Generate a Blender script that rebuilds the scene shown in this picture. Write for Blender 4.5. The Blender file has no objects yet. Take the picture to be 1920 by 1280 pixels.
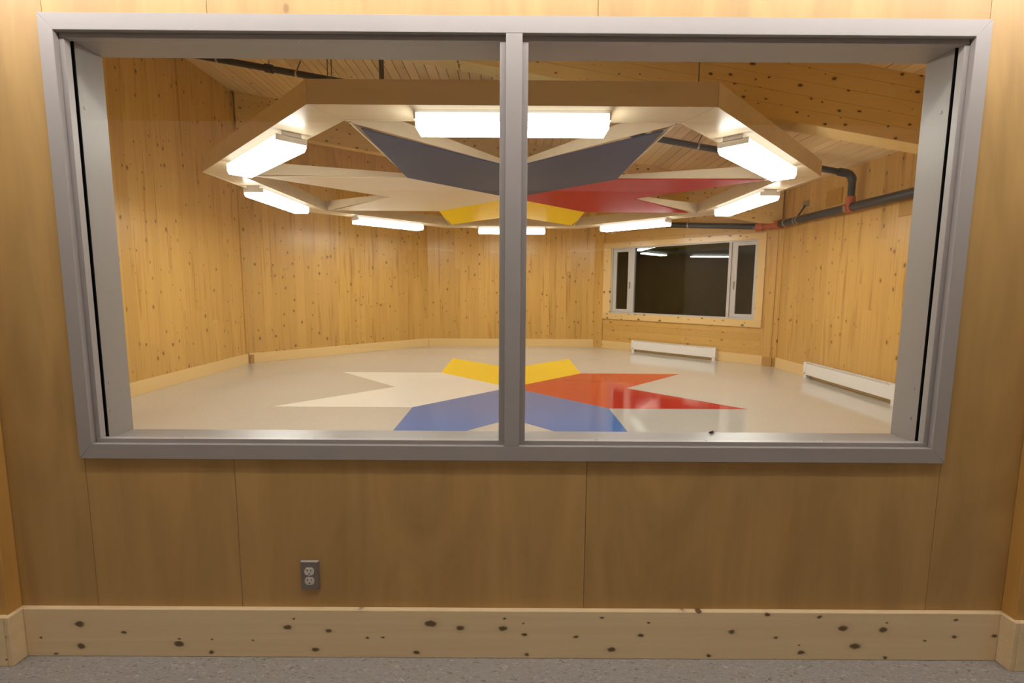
import bpy, math, random
from mathutils import Vector, Matrix

# ------------------------------------------------------------------ units
# The room was surveyed from the photograph in "survey units"; the 4 ft plywood sheets, the 4 ft lamps and the
# outlet plate all say that one survey unit is 0.91 m.
K = 0.91
random.seed(7)
scene = bpy.context.scene
col = scene.collection

# ------------------------------------------------------------------ camera
cam_d = bpy.data.cameras.new('camera')
cam = bpy.data.objects.new('camera', cam_d)
col.objects.link(cam)
scene.camera = cam
cam_d.sensor_width = 36.0
cam_d.lens = 36.0 * 896.67 / 1920.0
cam_d.clip_start = 0.02
cam_d.clip_end = 200
Rm = Matrix(((0.999978, -0.006263, -0.001946),
             (-0.001234, 0.111739, -0.993737),
             (0.006442, 0.993718, 0.111729)))
cam.matrix_world = Matrix.Translation(Vector((0, -1.7538, 1.45)) * K) @ Rm.to_4x4()

# ------------------------------------------------------------------ world: night outside
w = bpy.data.worlds.new('night')
scene.world = w
w.use_nodes = True
w.node_tree.nodes['Background'].inputs[0].default_value = (0.010, 0.011, 0.010, 1)
w.node_tree.nodes['Background'].inputs[1].default_value = 0.35

# ------------------------------------------------------------------ exposure, lamp strengths
vs = scene.view_settings
vs.view_transform = 'Standard'
vs.look = 'None'
vs.gamma = 1.0
vs.exposure = 0.0
vs.use_curve_mapping = False
ROOM_LAMP = 34.0        # emission of the lamp diffusers in the octagonal room
ROOM_SIDE = 2.8         # prismatic sides of the same diffusers send out far less
HALL_LAMP = 32.0         # emission of the lamp diffusers in the corridor
LAMP_COL = (1.0, 0.955, 0.87)
HALL_COL = (1.0, 0.96, 0.92)

# ================================================================== materials
MATS = {}

def new_mat(name):
    m = bpy.data.materials.new(name)
    m.use_nodes = True
    nt = m.node_tree
    b = nt.nodes['Principled BSDF']
    MATS[name] = m
    return m, nt, b

def nd(nt, t, **kw):
    n = nt.nodes.new(t)
    for k, v in kw.items():
        setattr(n, k, v)
    return n

def math_node(nt, op, a, b=None, clamp=False):
    n = nd(nt, 'ShaderNodeMath', operation=op, use_clamp=clamp)
    for i, v in enumerate((a, b)):
        if v is None:
            continue
        if isinstance(v, (int, float)):
            n.inputs[i].default_value = v
        else:
            nt.links.new(v, n.inputs[i])
    return n.outputs[0]

def mix_col(nt, fac, a, b, mode='MIX'):
    n = nd(nt, 'ShaderNodeMix', data_type='RGBA', blend_type=mode)
    for i, v in ((0, fac), (6, a), (7, b)):
        if isinstance(v, (int, float)):
            n.inputs[i].default_value = v
        elif isinstance(v, tuple):
            n.inputs[i].default_value = (*v, 1) if len(v) == 3 else v
        else:
            nt.links.new(v, n.inputs[i])
    return n.outputs[2]

def ramp(nt, fac, stops):
    n = nd(nt, 'ShaderNodeValToRGB')
    cr = n.color_ramp
    while len(cr.elements) < len(stops):
        cr.elements.new(0.5)
    for e, (p, c) in zip(cr.elements, stops):
        e.position = p
        e.color = (*c, 1) if len(c) == 3 else c
    nt.links.new(fac, n.inputs[0])
    return n.outputs[0]

def plain(name, c, rough=0.5, metal=0.0, spec=0.5):
    m, nt, b = new_mat(name)
    b.inputs['Base Color'].default_value = (*c, 1)
    b.inputs['Roughness'].default_value = rough
    b.inputs['Metallic'].default_value = metal
    b.inputs['Specular IOR Level'].default_value = spec
    return m

def paint(name, c, rough=0.45, var=0.05, spec=0.5):
    """painted surface with a little unevenness"""
    m, nt, b = new_mat(name)
    tc = nd(nt, 'ShaderNodeTexCoord')
    no = nd(nt, 'ShaderNodeTexNoise')
    no.inputs['Scale'].default_value = 9
    no.inputs['Detail'].default_value = 4
    nt.links.new(tc.outputs['Object'], no.inputs['Vector'])
    lo = tuple(x * (1 - var) for x in c)
    hi = tuple(min(1, x * (1 + var)) for x in c)
    nt.links.new(mix_col(nt, no.outputs['Fac'], lo, hi), b.inputs['Base Color'])
    b.inputs['Roughness'].default_value = rough
    b.inputs['Specular IOR Level'].default_value = spec
    return m

def wood(name, light, dark, axis=2, grain=38.0, var=0.25, knot=0.0, knot_scale=6.0, knot_size=0.10,
         knot_col=(0.10, 0.045, 0.015), rough=0.4, fig=0.0, spec=0.4, grain_amt=0.5, bump=0.05, face=None, streak=0.0):
    """procedural timber; grain runs along the object axis, each plank has its own tone"""
    m, nt, b = new_mat(name)
    tc = nd(nt, 'ShaderNodeTexCoord')
    oi = nd(nt, 'ShaderNodeObjectInfo')
    off = nd(nt, 'ShaderNodeVectorMath', operation='ADD')
    sc = nd(nt, 'ShaderNodeVectorMath', operation='SCALE')
    comb = nd(nt, 'ShaderNodeCombineXYZ')
    for i in range(3):
        nt.links.new(oi.outputs['Random'], comb.inputs[i])
    nt.links.new(comb.outputs[0], sc.inputs[0])
    sc.inputs['Scale'].default_value = 13.7
    nt.links.new(tc.outputs['Object'], off.inputs[0])
    nt.links.new(sc.outputs[0], off.inputs[1])
    mp = nd(nt, 'ShaderNodeMapping')
    s = [grain] * 3
    s[axis] = grain * 0.028
    mp.inputs['Scale'].default_value = s
    nt.links.new(off.outputs[0], mp.inputs['Vector'])
    n1 = nd(nt, 'ShaderNodeTexNoise')
    n1.inputs['Scale'].default_value = 1.0
    n1.inputs['Detail'].default_value = 5
    n1.inputs['Roughness'].default_value = 0.6
    n1.inputs['Distortion'].default_value = 0.6
    nt.links.new(mp.outputs[0], n1.inputs['Vector'])
    base = mix_col(nt, math_node(nt, 'MULTIPLY_ADD', n1.outputs['Fac'], grain_amt * 2), light, dark)
    nt.nodes[-2].inputs[2].default_value = 0.5 - grain_amt if False else 0.0
    if fig:
        mp2 = nd(nt, 'ShaderNodeMapping')
        s2 = [3.0] * 3
        s2[axis] = 0.8
        mp2.inputs['Scale'].default_value = s2
        nt.links.new(off.outputs[0], mp2.inputs['Vector'])
        n2 = nd(nt, 'ShaderNodeTexNoise')
        n2.inputs['Scale'].default_value = 1.4
        n2.inputs['Detail'].default_value = 6
        n2.inputs['Distortion'].default_value = 1.5
        nt.links.new(mp2.outputs[0], n2.inputs['Vector'])
        r2 = ramp(nt, n2.outputs['Fac'], [(0.35, (1 - fig,) * 3), (0.65, (1.0,) * 3)])
        base = mix_col(nt, 1.0, base, r2, 'MULTIPLY')
    if streak:
        # darker drawn-out streaks along the grain
        mp4 = nd(nt, 'ShaderNodeMapping')
        s4 = [16.0] * 3
        s4[axis] = 0.9
        mp4.inputs['Scale'].default_value = s4
        nt.links.new(off.outputs[0], mp4.inputs['Vector'])
        n4 = nd(nt, 'ShaderNodeTexNoise')
        n4.inputs['Scale'].default_value = 1.0
        n4.inputs['Detail'].default_value = 2
        nt.links.new(mp4.outputs[0], n4.inputs['Vector'])
        r4 = ramp(nt, n4.outputs['Fac'], [(0.58, (1.0,) * 3), (0.72, (1 - streak, 1 - streak * 1.25, 1 - streak * 1.6))])
        base = mix_col(nt, 1.0, base, r4, 'MULTIPLY')
    # tone of the single plank
    tone = math_node(nt, 'ADD', math_node(nt, 'MULTIPLY', oi.outputs['Random'], var), 1 - var)
    tcol = nd(nt, 'ShaderNodeCombineColor')
    nt.links.new(tone, tcol.inputs[0])
    nt.links.new(math_node(nt, 'POWER', tone, 1.12), tcol.inputs[1])
    nt.links.new(math_node(nt, 'POWER', tone, 1.45), tcol.inputs[2])
    base = mix_col(nt, 1.0, base, tcol.outputs[0], 'MULTIPLY')
    if knot > 0:
        mp3 = nd(nt, 'ShaderNodeMapping')
        s3 = [knot_scale] * 3
        s3[axis] = knot_scale * 0.62
        mp3.inputs['Scale'].default_value = s3
        nt.links.new(off.outputs[0], mp3.inputs['Vector'])
        vo = nd(nt, 'ShaderNodeTexVoronoi', feature='F1')
        vo.inputs['Scale'].default_value = 1.0
        if face is None:
            nt.links.new(mp3.outputs[0], vo.inputs['Vector'])
        else:
            # knots laid out in the plane of the board face: across = direction in plan, up = z
            vo.voronoi_dimensions = '2D'
            dt = nd(nt, 'ShaderNodeVectorMath', operation='DOT_PRODUCT')
            nt.links.new(off.outputs[0], dt.inputs[0])
            dt.inputs[1].default_value = (face[0], face[1], 0)
            sx = nd(nt, 'ShaderNodeSeparateXYZ')
            nt.links.new(off.outputs[0], sx.inputs[0])
            cb = nd(nt, 'ShaderNodeCombineXYZ')
            kh, kv = (knot_scale * .62, knot_scale) if axis != 2 else (knot_scale, knot_scale * .62)
            nt.links.new(math_node(nt, 'MULTIPLY', dt.outputs['Value'], kh), cb.inputs[0])
            nt.links.new(math_node(nt, 'MULTIPLY', sx.outputs[2], kv), cb.inputs[1])
            nz = nd(nt, 'ShaderNodeTexNoise')
            nz.inputs['Scale'].default_value = 42.0
            nz.inputs['Detail'].default_value = 2
            nt.links.new(off.outputs[0], nz.inputs['Vector'])
            sb = nd(nt, 'ShaderNodeVectorMath', operation='MULTIPLY_ADD')
            nt.links.new(nz.outputs['Color'], sb.inputs[0])
            sb.inputs[1].default_value = (0.13, 0.13, 0)
            nt.links.new(cb.outputs[0], sb.inputs[2])
            nt.links.new(sb.outputs[0], vo.inputs['Vector'])
        sep = nd(nt, 'ShaderNodeSeparateColor')
        nt.links.new(vo.outputs['Color'], sep.inputs[0])
        has = math_node(nt, 'LESS_THAN', sep.outputs[0], knot)
        size = math_node(nt, 'MULTIPLY_ADD', math_node(nt, 'POWER', sep.outputs[1], 1.5), knot_size * 1.0)
        nt.nodes[-1].inputs[2].default_value = knot_size * 0.25
        q = math_node(nt, 'DIVIDE', vo.outputs['Distance'], size)
        inner = math_node(nt, 'SUBTRACT', 1.35, q, clamp=True)
        inner = math_node(nt, 'MULTIPLY', math_node(nt, 'MULTIPLY', inner, 1.8, clamp=True), has)
        halo = math_node(nt, 'MULTIPLY', math_node(nt, 'SUBTRACT', 1.0, math_node(nt, 'MULTIPLY', q, 0.36), clamp=True), has)
        base = mix_col(nt, math_node(nt, 'MULTIPLY', halo, 0.35), base, tuple(x * 0.55 for x in dark))
        base = mix_col(nt, math_node(nt, 'MULTIPLY', inner, 0.92), base, knot_col)
    nt.links.new(base, b.inputs['Base Color'])
    b.inputs['Roughness'].default_value = rough
    b.inputs['Specular IOR Level'].default_value = spec
    if bump:
        bp = nd(nt, 'ShaderNodeBump')
        bp.inputs['Strength'].default_value = bump
        bp.inputs['Distance'].default_value = 0.004
        nt.links.new(n1.outputs['Fac'], bp.inputs['Height'])
        nt.links.new(bp.outputs[0], b.inputs['Normal'])
    return m

CLT_L, CLT_D = (0.69, 0.435, 0.140), (0.56, 0.315, 0.075)
for nm, fc in (('clt_vertical', (1, 0)), ('clt_west', (0, 1)), ('clt_east', (0, 1)), ('clt_north', (1, 0)),
               ('clt_northwest', (.7071, .7071)), ('clt_northeast', (.7071, -.7071))):
    wood(nm, CLT_L, CLT_D, axis=2, var=0.12, knot=0.55, knot_scale=7.5, knot_size=0.090, rough=0.30,
         knot_col=(0.20, 0.095, 0.030), face=fc, streak=0.25)
wood('roof_board', (0.92, 0.74, 0.45), (0.82, 0.60, 0.31), axis=1, var=0.16, knot=0.18, knot_scale=8.0,
     knot_size=0.12, rough=0.5, grain_amt=0.7)
wood('beam_timber', (0.85, 0.65, 0.30), (0.75, 0.54, 0.21), axis=0, var=0.12, knot=0.85, knot_scale=9.5,
     knot_size=0.095, rough=0.5, knot_col=(0.09, 0.04, 0.012), face=(1, 0))
wood('baseboard_pine', (0.90, 0.74, 0.47), (0.80, 0.60, 0.34), axis=0, var=0.08, knot=0.72, knot_scale=13.0,
     knot_size=0.115, rough=0.38, knot_col=(0.12, 0.055, 0.018), grain_amt=0.6, face=(1, 0))
wood('room_pine_trim', (0.80, 0.58, 0.28), (0.70, 0.46, 0.18), axis=2, var=0.10, knot=0.6, knot_scale=9.0,
     knot_size=0.11, rough=0.30, grain_amt=0.4, face=(.7071, -.7071))
wood('post_timber', (0.66, 0.38, 0.11), (0.50, 0.26, 0.06), axis=2, var=0.10, knot=0.12, knot_scale=5.0,
     knot_size=0.14, rough=0.4)
wood('plywood', (0.56, 0.355, 0.135), (0.48, 0.285, 0.092), axis=2, grain=26, var=0.06, knot=0.03, knot_scale=5.0,
     knot_size=0.06, rough=0.42, fig=0.20, knot_col=(0.30, 0.16, 0.05), grain_amt=0.5)
wood('canopy_ply', (0.74, 0.635, 0.47), (0.67, 0.56, 0.39), axis=0, grain=22, var=0.07, knot=0.02, knot_scale=4.0,
     knot_size=0.07, rough=0.34, fig=0.08, grain_amt=0.5)
wood('patch_wood', (0.50, 0.27, 0.030), (0.43, 0.215, 0.02), axis=2, var=0.05, rough=0.35)
wood('end_grain', (0.58, 0.33, 0.11), (0.42, 0.21, 0.06), axis=0, var=0.1, rough=0.6)
paint('frame_grey', (0.345, 0.315, 0.300), rough=0.36, var=0.03)
paint('window_white', (0.50, 0.48, 0.46), rough=0.35, var=0.03)
paint('heater_white', (0.80, 0.77, 0.73), rough=0.35, var=0.02)
paint('lamp_white', (0.72, 0.69, 0.66), rough=0.35, var=0.02)
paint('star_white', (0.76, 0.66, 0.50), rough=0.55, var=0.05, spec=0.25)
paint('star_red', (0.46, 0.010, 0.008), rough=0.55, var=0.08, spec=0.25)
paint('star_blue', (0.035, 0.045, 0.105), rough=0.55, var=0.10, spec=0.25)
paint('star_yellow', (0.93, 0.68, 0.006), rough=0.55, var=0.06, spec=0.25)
paint('pipe_black', (0.030, 0.033, 0.035), rough=0.38, var=0.15)
paint('coupling_orange', (0.42, 0.085, 0.02), rough=0.4, var=0.15)
plain('steel', (0.55, 0.55, 0.55), 0.3, 1.0)
plain('plate_steel', (0.30, 0.27, 0.25), 0.38, 0.85)
plain('rod_grey', (0.16, 0.17, 0.17), 0.5, 0.3)
plain('ivory', (0.66, 0.60, 0.54), 0.35)
plain('slot_dark', (0.02, 0.016, 0.014), 0.7)
plain('gasket_black', (0.004, 0.004, 0.004), 1.0, 0.0, 0.0)
plain('insect_black', (0.015, 0.013, 0.012), 0.45)
plain('hall_plaster', (0.20, 0.18, 0.155), 0.8)
plain('hall_white', (0.46, 0.41, 0.36), 0.7)
plain('heater_fin', (0.10, 0.095, 0.09), 0.6)

def vct(name, base, fleck_d, fleck_l, rough, spec=0.5, fscale=70.0, contrast=1.0, coat=0.0):
    m, nt, b = new_mat(name)
    tc = nd(nt, 'ShaderNodeTexCoord')
    mp = nd(nt, 'ShaderNodeMapping')
    mp.inputs['Rotation'].default_value = (0, 0, 0.6)
    mp.inputs['Scale'].default_value = (1.0, 2.3, 1.0)
    nt.links.new(tc.outputs['Object'], mp.inputs['Vector'])
    n1 = nd(nt, 'ShaderNodeTexNoise')
    n1.inputs['Scale'].default_value = fscale
    n1.inputs['Detail'].default_value = 3
    n1.inputs['Distortion'].default_value = 1.2
    nt.links.new(mp.outputs[0], n1.inputs['Vector'])
    d = contrast
    c = ramp(nt, n1.outputs['Fac'], [(0.30, fleck_d), (0.42, base), (0.60, base), (0.72, fleck_l)])
    n2 = nd(nt, 'ShaderNodeTexNoise')
    n2.inputs['Scale'].default_value = 0.9
    n2.inputs['Detail'].default_value = 3
    nt.links.new(tc.outputs['Object'], n2.inputs['Vector'])
    c = mix_col(nt, 1.0, c, ramp(nt, n2.outputs['Fac'], [(0.3, (0.94,) * 3), (0.7, (1.0,) * 3)]), 'MULTIPLY')
    nt.links.new(c, b.inputs['Base Color'])
    b.inputs['Roughness'].default_value = rough
    b.inputs['Specular IOR Level'].default_value = spec
    b.inputs['Coat Weight'].default_value = coat
    b.inputs['Coat Roughness'].default_value = rough
    return m

vct('room_floor', (0.54, 0.51, 0.46), (0.43, 0.40, 0.355), (0.64, 0.615, 0.57), 0.09, 0.42, 60, coat=0.06)
vct('hall_floor', (0.35, 0.325, 0.30), (0.17, 0.15, 0.13), (0.56, 0.53, 0.49), 0.45, 0.4, 55)
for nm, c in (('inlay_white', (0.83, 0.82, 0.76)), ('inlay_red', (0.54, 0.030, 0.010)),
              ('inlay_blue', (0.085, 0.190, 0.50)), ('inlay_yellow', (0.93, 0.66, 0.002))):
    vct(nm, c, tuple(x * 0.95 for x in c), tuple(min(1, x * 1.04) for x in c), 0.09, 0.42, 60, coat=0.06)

def emissive(name, c, strength):
    m, nt, b = new_mat(name)
    nt.nodes.remove(b)
    e = nd(nt, 'ShaderNodeEmission')
    e.inputs[0].default_value = (*c, 1)
    e.inputs[1].default_value = strength
    nt.links.new(e.outputs[0], nt.nodes['Material Output'].inputs[0])
    return m

emissive('diffuser_room', LAMP_COL, ROOM_LAMP)
emissive('diffuser_side', LAMP_COL, ROOM_SIDE)
emissive('diffuser_hall', HALL_COL, HALL_LAMP)

def glass(name, tint=(0.97, 0.985, 0.975), f0=0.035):
    """clear pane: straight-through transmission plus Fresnel mirror reflection on each face"""
    m, nt, b = new_mat(name)
    nt.nodes.remove(b)
    tr = nd(nt, 'ShaderNodeBsdfTransparent')
    tr.inputs[0].default_value = (*tint, 1)
    gl = nd(nt, 'ShaderNodeBsdfGlossy')
    gl.inputs['Roughness'].default_value = 0.0
    lw = nd(nt, 'ShaderNodeLayerWeight')
    lw.inputs['Blend'].default_value = 0.5
    p5 = math_node(nt, 'POWER', lw.outputs['Facing'], 5.0)
    fac = math_node(nt, 'ADD', math_node(nt, 'MULTIPLY', p5, 1 - f0), f0, clamp=True)
    mx = nd(nt, 'ShaderNodeMixShader')
    nt.links.new(fac, mx.inputs[0])
    nt.links.new(tr.outputs[0], mx.inputs[1])
    nt.links.new(gl.outputs[0], mx.inputs[2])
    nt.links.new(mx.outputs[0], nt.nodes['Material Output'].inputs[0])
    return m

glass('pane_clear')
glass('pane_night', (0.80, 0.86, 0.80), 0.05)

# ================================================================== mesh helpers
class MB:
    """collects simple shapes (survey units) and links them as ONE mesh object"""
    def __init__(self):
        self.v, self.f = [], []

    def add(self, vs_, fs_):
        n = len(self.v)
        self.v += [Vector(p) for p in vs_]
        self.f += [tuple(i + n for i in f) for f in fs_]
        return self

    def box(self, x0, x1, y0, y1, z0, z1):
        return self.add([(x0, y0, z0), (x1, y0, z0), (x1, y1, z0), (x0, y1, z0),
                         (x0, y0, z1), (x1, y0, z1), (x1, y1, z1), (x0, y1, z1)],
                        [(0, 3, 2, 1), (4, 5, 6, 7), (0, 1, 5, 4), (1, 2, 6, 5), (2, 3, 7, 6), (3, 0, 4, 7)])

    def loft(self, a, b):
        """closed solid between two equal-length polygons"""
        n = len(a)
        c = (sum((Vector(p) for p in a), Vector()) / n)
        nr = Vector()
        for i in range(n):
            nr += (Vector(a[i]) - c).cross(Vector(a[(i + 1) % n]) - c)
        cb = (sum((Vector(p) for p in b), Vector()) / n)
        if nr.dot(cb - c) > 0:
            a, b = list(reversed(a)), list(reversed(b))
        return self.add(list(a) + list(b), [tuple(range(n)), tuple(range(2 * n - 1, n - 1, -1))] +
                        [((i + 1) % n, i, n + i, n + (i + 1) % n) for i in range(n)])

    def ext(self, poly, vec):
        vec = Vector(vec)
        return self.loft([Vector(p) for p in poly], [Vector(p) + vec for p in poly])

    def tube(self, p0, p1, r, n=14, r1=None):
        p0, p1 = Vector(p0), Vector(p1)
        d = (p1 - p0).normalized()
        u = d.orthogonal().normalized()
        w_ = d.cross(u)
        r1 = r if r1 is None else r1
        ring = lambda p, rr: [p + rr * (math.cos(2 * math.pi * i / n) * u + math.sin(2 * math.pi * i / n) * w_) for i in range(n)]
        return self.loft(ring(p0, r), ring(p1, r1))

    def bend(self, pts, r, n=14):
        """tube along a polyline, one skin"""
        pts = [Vector(p) for p in pts]
        rings = []
        u = None
        for i, p in enumerate(pts):
            d = (pts[min(i + 1, len(pts) - 1)] - pts[max(i - 1, 0)]).normalized()
            u = d.orthogonal().normalized() if u is None else (u - d * u.dot(d)).normalized()
            w_ = d.cross(u)
            rings.append([p + r * (math.cos(2 * math.pi * k / n) * u + math.sin(2 * math.pi * k / n) * w_) for k in range(n)])
        vs_ = [q for rg in rings for q in rg]
        fs_ = [tuple(range(n - 1, -1, -1)), tuple(range((len(pts) - 1) * n, len(pts) * n))]
        for i in range(len(pts) - 1):
            for k in range(n):
                fs_.append((i * n + k, i * n + (k + 1) % n, (i + 1) * n + (k + 1) % n, (i + 1) * n + k))
        return self.add(vs_, fs_)

    def ball(self, c, r, n=10, sq=(1, 1, 1)):
        c = Vector(c)
        vs_, fs_ = [], []
        m_ = n // 2
        for i in range(1, m_):
            t = math.pi * i / m_
            for k in range(n):
                a = 2 * math.pi * k / n
                vs_.append(c + Vector((r * sq[0] * math.sin(t) * math.cos(a), r * sq[1] * math.sin(t) * math.sin(a), r * sq[2] * math.cos(t))))
        top, bot = len(vs_), len(vs_) + 1
        vs_ += [c + Vector((0, 0, r * sq[2])), c - Vector((0, 0, r * sq[2]))]
        for k in range(n):
            fs_.append((top, k, (k + 1) % n))
            fs_.append((bot, (m_ - 2) * n + (k + 1) % n, (m_ - 2) * n + k))
        for i in range(m_ - 2):
            for k in range(n):
                fs_.append((i * n + k, (i + 1) * n + k, (i + 1) * n + (k + 1) % n, i * n + (k + 1) % n))
        return self.add(vs_, fs_)

    def mesh(self, name, mat, bevel=0.0, smooth=False):
        me = bpy.data.meshes.new(name)
        me.from_pydata([tuple(p * K) for p in self.v], [], self.f)
        me.materials.append(MATS[mat] if isinstance(mat, str) else mat)
        if smooth:
            me.shade_smooth()
            try:
                me.set_sharp_from_angle(angle=math.radians(40))
            except Exception:
                pass
        me.update()
        return me

    def build(self, name, mat, parent=None, bevel=0.0, smooth=False):
        o = bpy.data.objects.new(name, self.mesh(name, mat, smooth=smooth))
        col.objects.link(o)
        if parent is not None:
            o.parent = parent
        if bevel:
            md = o.modifiers.new('bevel', 'BEVEL')
            md.width = bevel
            md.segments = 2
            md.limit_method = 'ANGLE'
        return o

def tag(o, label=None, cat=None, group=None, kind=None):
    if label: o['label'] = label
    if cat: o['category'] = cat
    if group: o['group'] = group
    if kind: o['kind'] = kind
    return o

def thing(name, label, cat, loc=(0, 0, 0), rz=0.0, group=None):
    o = bpy.data.objects.new(name, None)
    o.empty_display_size = 0.1
    col.objects.link(o)
    o.location = Vector(loc) * K
    o.rotation_euler = (0, 0, rz)
    return tag(o, label, cat, group)

def copy_thing(root, loc, rz, label, group=None):
    r = root.copy()
    col.objects.link(r)
    r.location = Vector(loc) * K
    r.rotation_euler = (0, 0, rz)
    tag(r, label, None, group)
    for ch in list(root.children):
        c = ch.copy()
        col.objects.link(c)
        c.parent = r
        for g in list(ch.children):
            d = g.copy()
            col.objects.link(d)
            d.parent = c
    return r

# ================================================================== the octagonal room
CX, CY = 0.0, 5.12
AP = 4.9495                                   # apothem
SIDE = 2 * AP * math.tan(math.pi / 8)
RA, RB = 4.04, -0.1657                        # roof underside z = RA + RB * x
roof = lambda x: RA + RB * x
R_ = math.radians

def wp(ang, t, off, z):
    """point on an octagon wall: tangent coordinate t (counter-clockwise), off = distance in front of the wall face"""
    a = R_(ang)
    r = AP - off
    return Vector((CX + r * math.cos(a) - t * math.sin(a), CY + r * math.sin(a) + t * math.cos(a), z))

def wbox(mb, ang, t0, t1, o0, o1, z0, z1):
    """box fixed to a wall face (o measured into the room)"""
    return mb.loft([wp(ang, t0, o0, z0), wp(ang, t1, o0, z0), wp(ang, t1, o1, z0), wp(ang, t0, o1, z0)],
                   [wp(ang, t0, o0, z1), wp(ang, t1, o0, z1), wp(ang, t1, o1, z1), wp(ang, t0, o1, z1)])

def struct(o, label=None):
    o['kind'] = 'structure'
    if label: o['label'] = label
    return o

# ---- floors
fl = MB()
ov = [(CX + (AP + 0.2) / math.cos(math.pi / 8) * math.cos(R_(22.5 + 45 * i)),
       CY + (AP + 0.2) / math.cos(math.pi / 8) * math.sin(R_(22.5 + 45 * i))) for i in range(8)]
ov = [(x, max(y, 0.12)) for x, y in ov]
fl.ext([(x, y, -0.12) for x, y in ov], (0, 0, 0.12))
floor_o = struct(fl.build('floor', 'room_floor'), 'polished beige vinyl tile floor of the octagonal room')
struct(MB().box(-5, 5, -2.75, 0.12, -0.12, 0.0).build('floor_corridor', 'hall_floor'), 'speckled grey vinyl tile floor below the window wall')

# ---- star inlaid in the floor
SR = 3.117
SQ = 0.5412
def star_pt(R, deg, z, c=(CX, CY)):
    return Vector((c[0] + R * math.cos(R_(deg)), c[1] + R * math.sin(R_(deg)), z))
QUAD = (('yellow', 90), ('white', 180), ('blue', 270), ('red', 0))
def quad_poly(R, mid, z, grow=0.0):
    return [star_pt(0.0, 0, z), star_pt(R * SQ, mid - 45, z), star_pt(R, mid - 22.5, z), star_pt(R * SQ, mid, z),
            star_pt(R, mid + 22.5, z), star_pt(R * SQ, mid + 45, z)]
def quad_solid(mb, R, mid, z0, z1):
    # two convex halves so that the chevron notch is clean
    for sg in (-1, 1):
        P = [star_pt(0, 0, z0), star_pt(R * SQ, mid, z0), star_pt(R, mid + sg * 22.5, z0), star_pt(R * SQ, mid + sg * 45, z0)]
        mb.ext(P, (0, 0, z1 - z0))
for nm, mid in QUAD:
    mb = MB()
    quad_solid(mb, SR, mid, 0.0002, 0.0016)
    o = mb.build('star_inlay', 'inlay_' + nm, floor_o)
    o['label'] = '%s quarter of the star laid in the floor' % nm

# ---- walls: backing slab with single boards in front of it
WALLS = {'west': 180, 'northwest': 135, 'north': 90, 'northeast': 45, 'east': 0, 'southeast': -45, 'southwest': 225}
HALF = SIDE / 2
wall_obj = {}
BT = 0.016                                     # board thickness in front of the slab
for nm, ang in WALLS.items():
    mb = MB()
    z0, z1 = wp(ang, -HALF, 0, 0), wp(ang, HALF, 0, 0)
    def slab(ta, tb, za, zb, mb=mb, ang=ang):
        top = lambda t: (roof(wp(ang, t, 0, 0).x) + 0.06) if zb is None else zb
        mb.loft([wp(ang, ta, -BT, za), wp(ang, tb, -BT, za), wp(ang, tb, -0.17, za), wp(ang, ta, -0.17, za)],
                [wp(ang, ta, -BT, top(ta)), wp(ang, tb, -BT, top(tb)), wp(ang, tb, -0.17, top(tb)), wp(ang, ta, -0.17, top(ta))])
    if nm == 'northeast':
        slab(-HALF, -1.67, 0, None)
        slab(1.59, HALF, 0, None)
        slab(-1.67, 1.59, 0, 0.86)
        slab(-1.67, 1.59, 2.395, None)
    else:
        slab(-HALF - 0.06, HALF + 0.06, 0, None)
    wall_obj[nm] = struct(mb.build('wall_' + nm, 'clt_vertical'), 'solid timber wall on the %s side of the octagonal room' % nm)

rng = random.Random(11)
def vboards(nm, ta, tb, za=0.0, zb=None, wmin=0.105, wmax=0.19):
    ang = WALLS[nm]
    t = ta
    while t < tb - 1e-4:
        wd = rng.uniform(wmin, wmax)
        if tb - (t + wd) < 0.08:
            wd = tb - t
        t2 = t + wd
        # boards are finger-jointed lengths: most run the full height, some change tone at a joint
        zt = (lambda tt: roof(wp(ang, tt, 0, 0).x) + 0.05) if zb is None else (lambda tt: zb)
        cuts = [za]
        if zb is None and rng.random() < 0.62:
            cuts.append(rng.uniform(0.5, 2.5))
        cuts.append(None)
        g = 0.0006
        pr = rng.uniform(0, 0.0012)
        for ca, cb in zip(cuts[:-1], cuts[1:]):
            mb = MB()
            tops = (zt(t), zt(t2)) if cb is None else (cb - 0.0006, cb - 0.0006)
            mb.loft([wp(ang, t + g, -BT, ca), wp(ang, t2 - g, -BT, ca), wp(ang, t2 - g, pr, ca), wp(ang, t + g, pr, ca)],
                    [wp(ang, t + g, -BT, tops[0]), wp(ang, t2 - g, -BT, tops[1]), wp(ang, t2 - g, pr, tops[1]), wp(ang, t + g, pr, tops[0])])
            mb.build('board', 'clt_' + nm, wall_obj[nm])
        t = t2
vboards('west', -HALF, 1.9)
vboards('northwest', -HALF, HALF)
vboards('north', -HALF, HALF)
vboards('east', -1.6, HALF)
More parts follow.
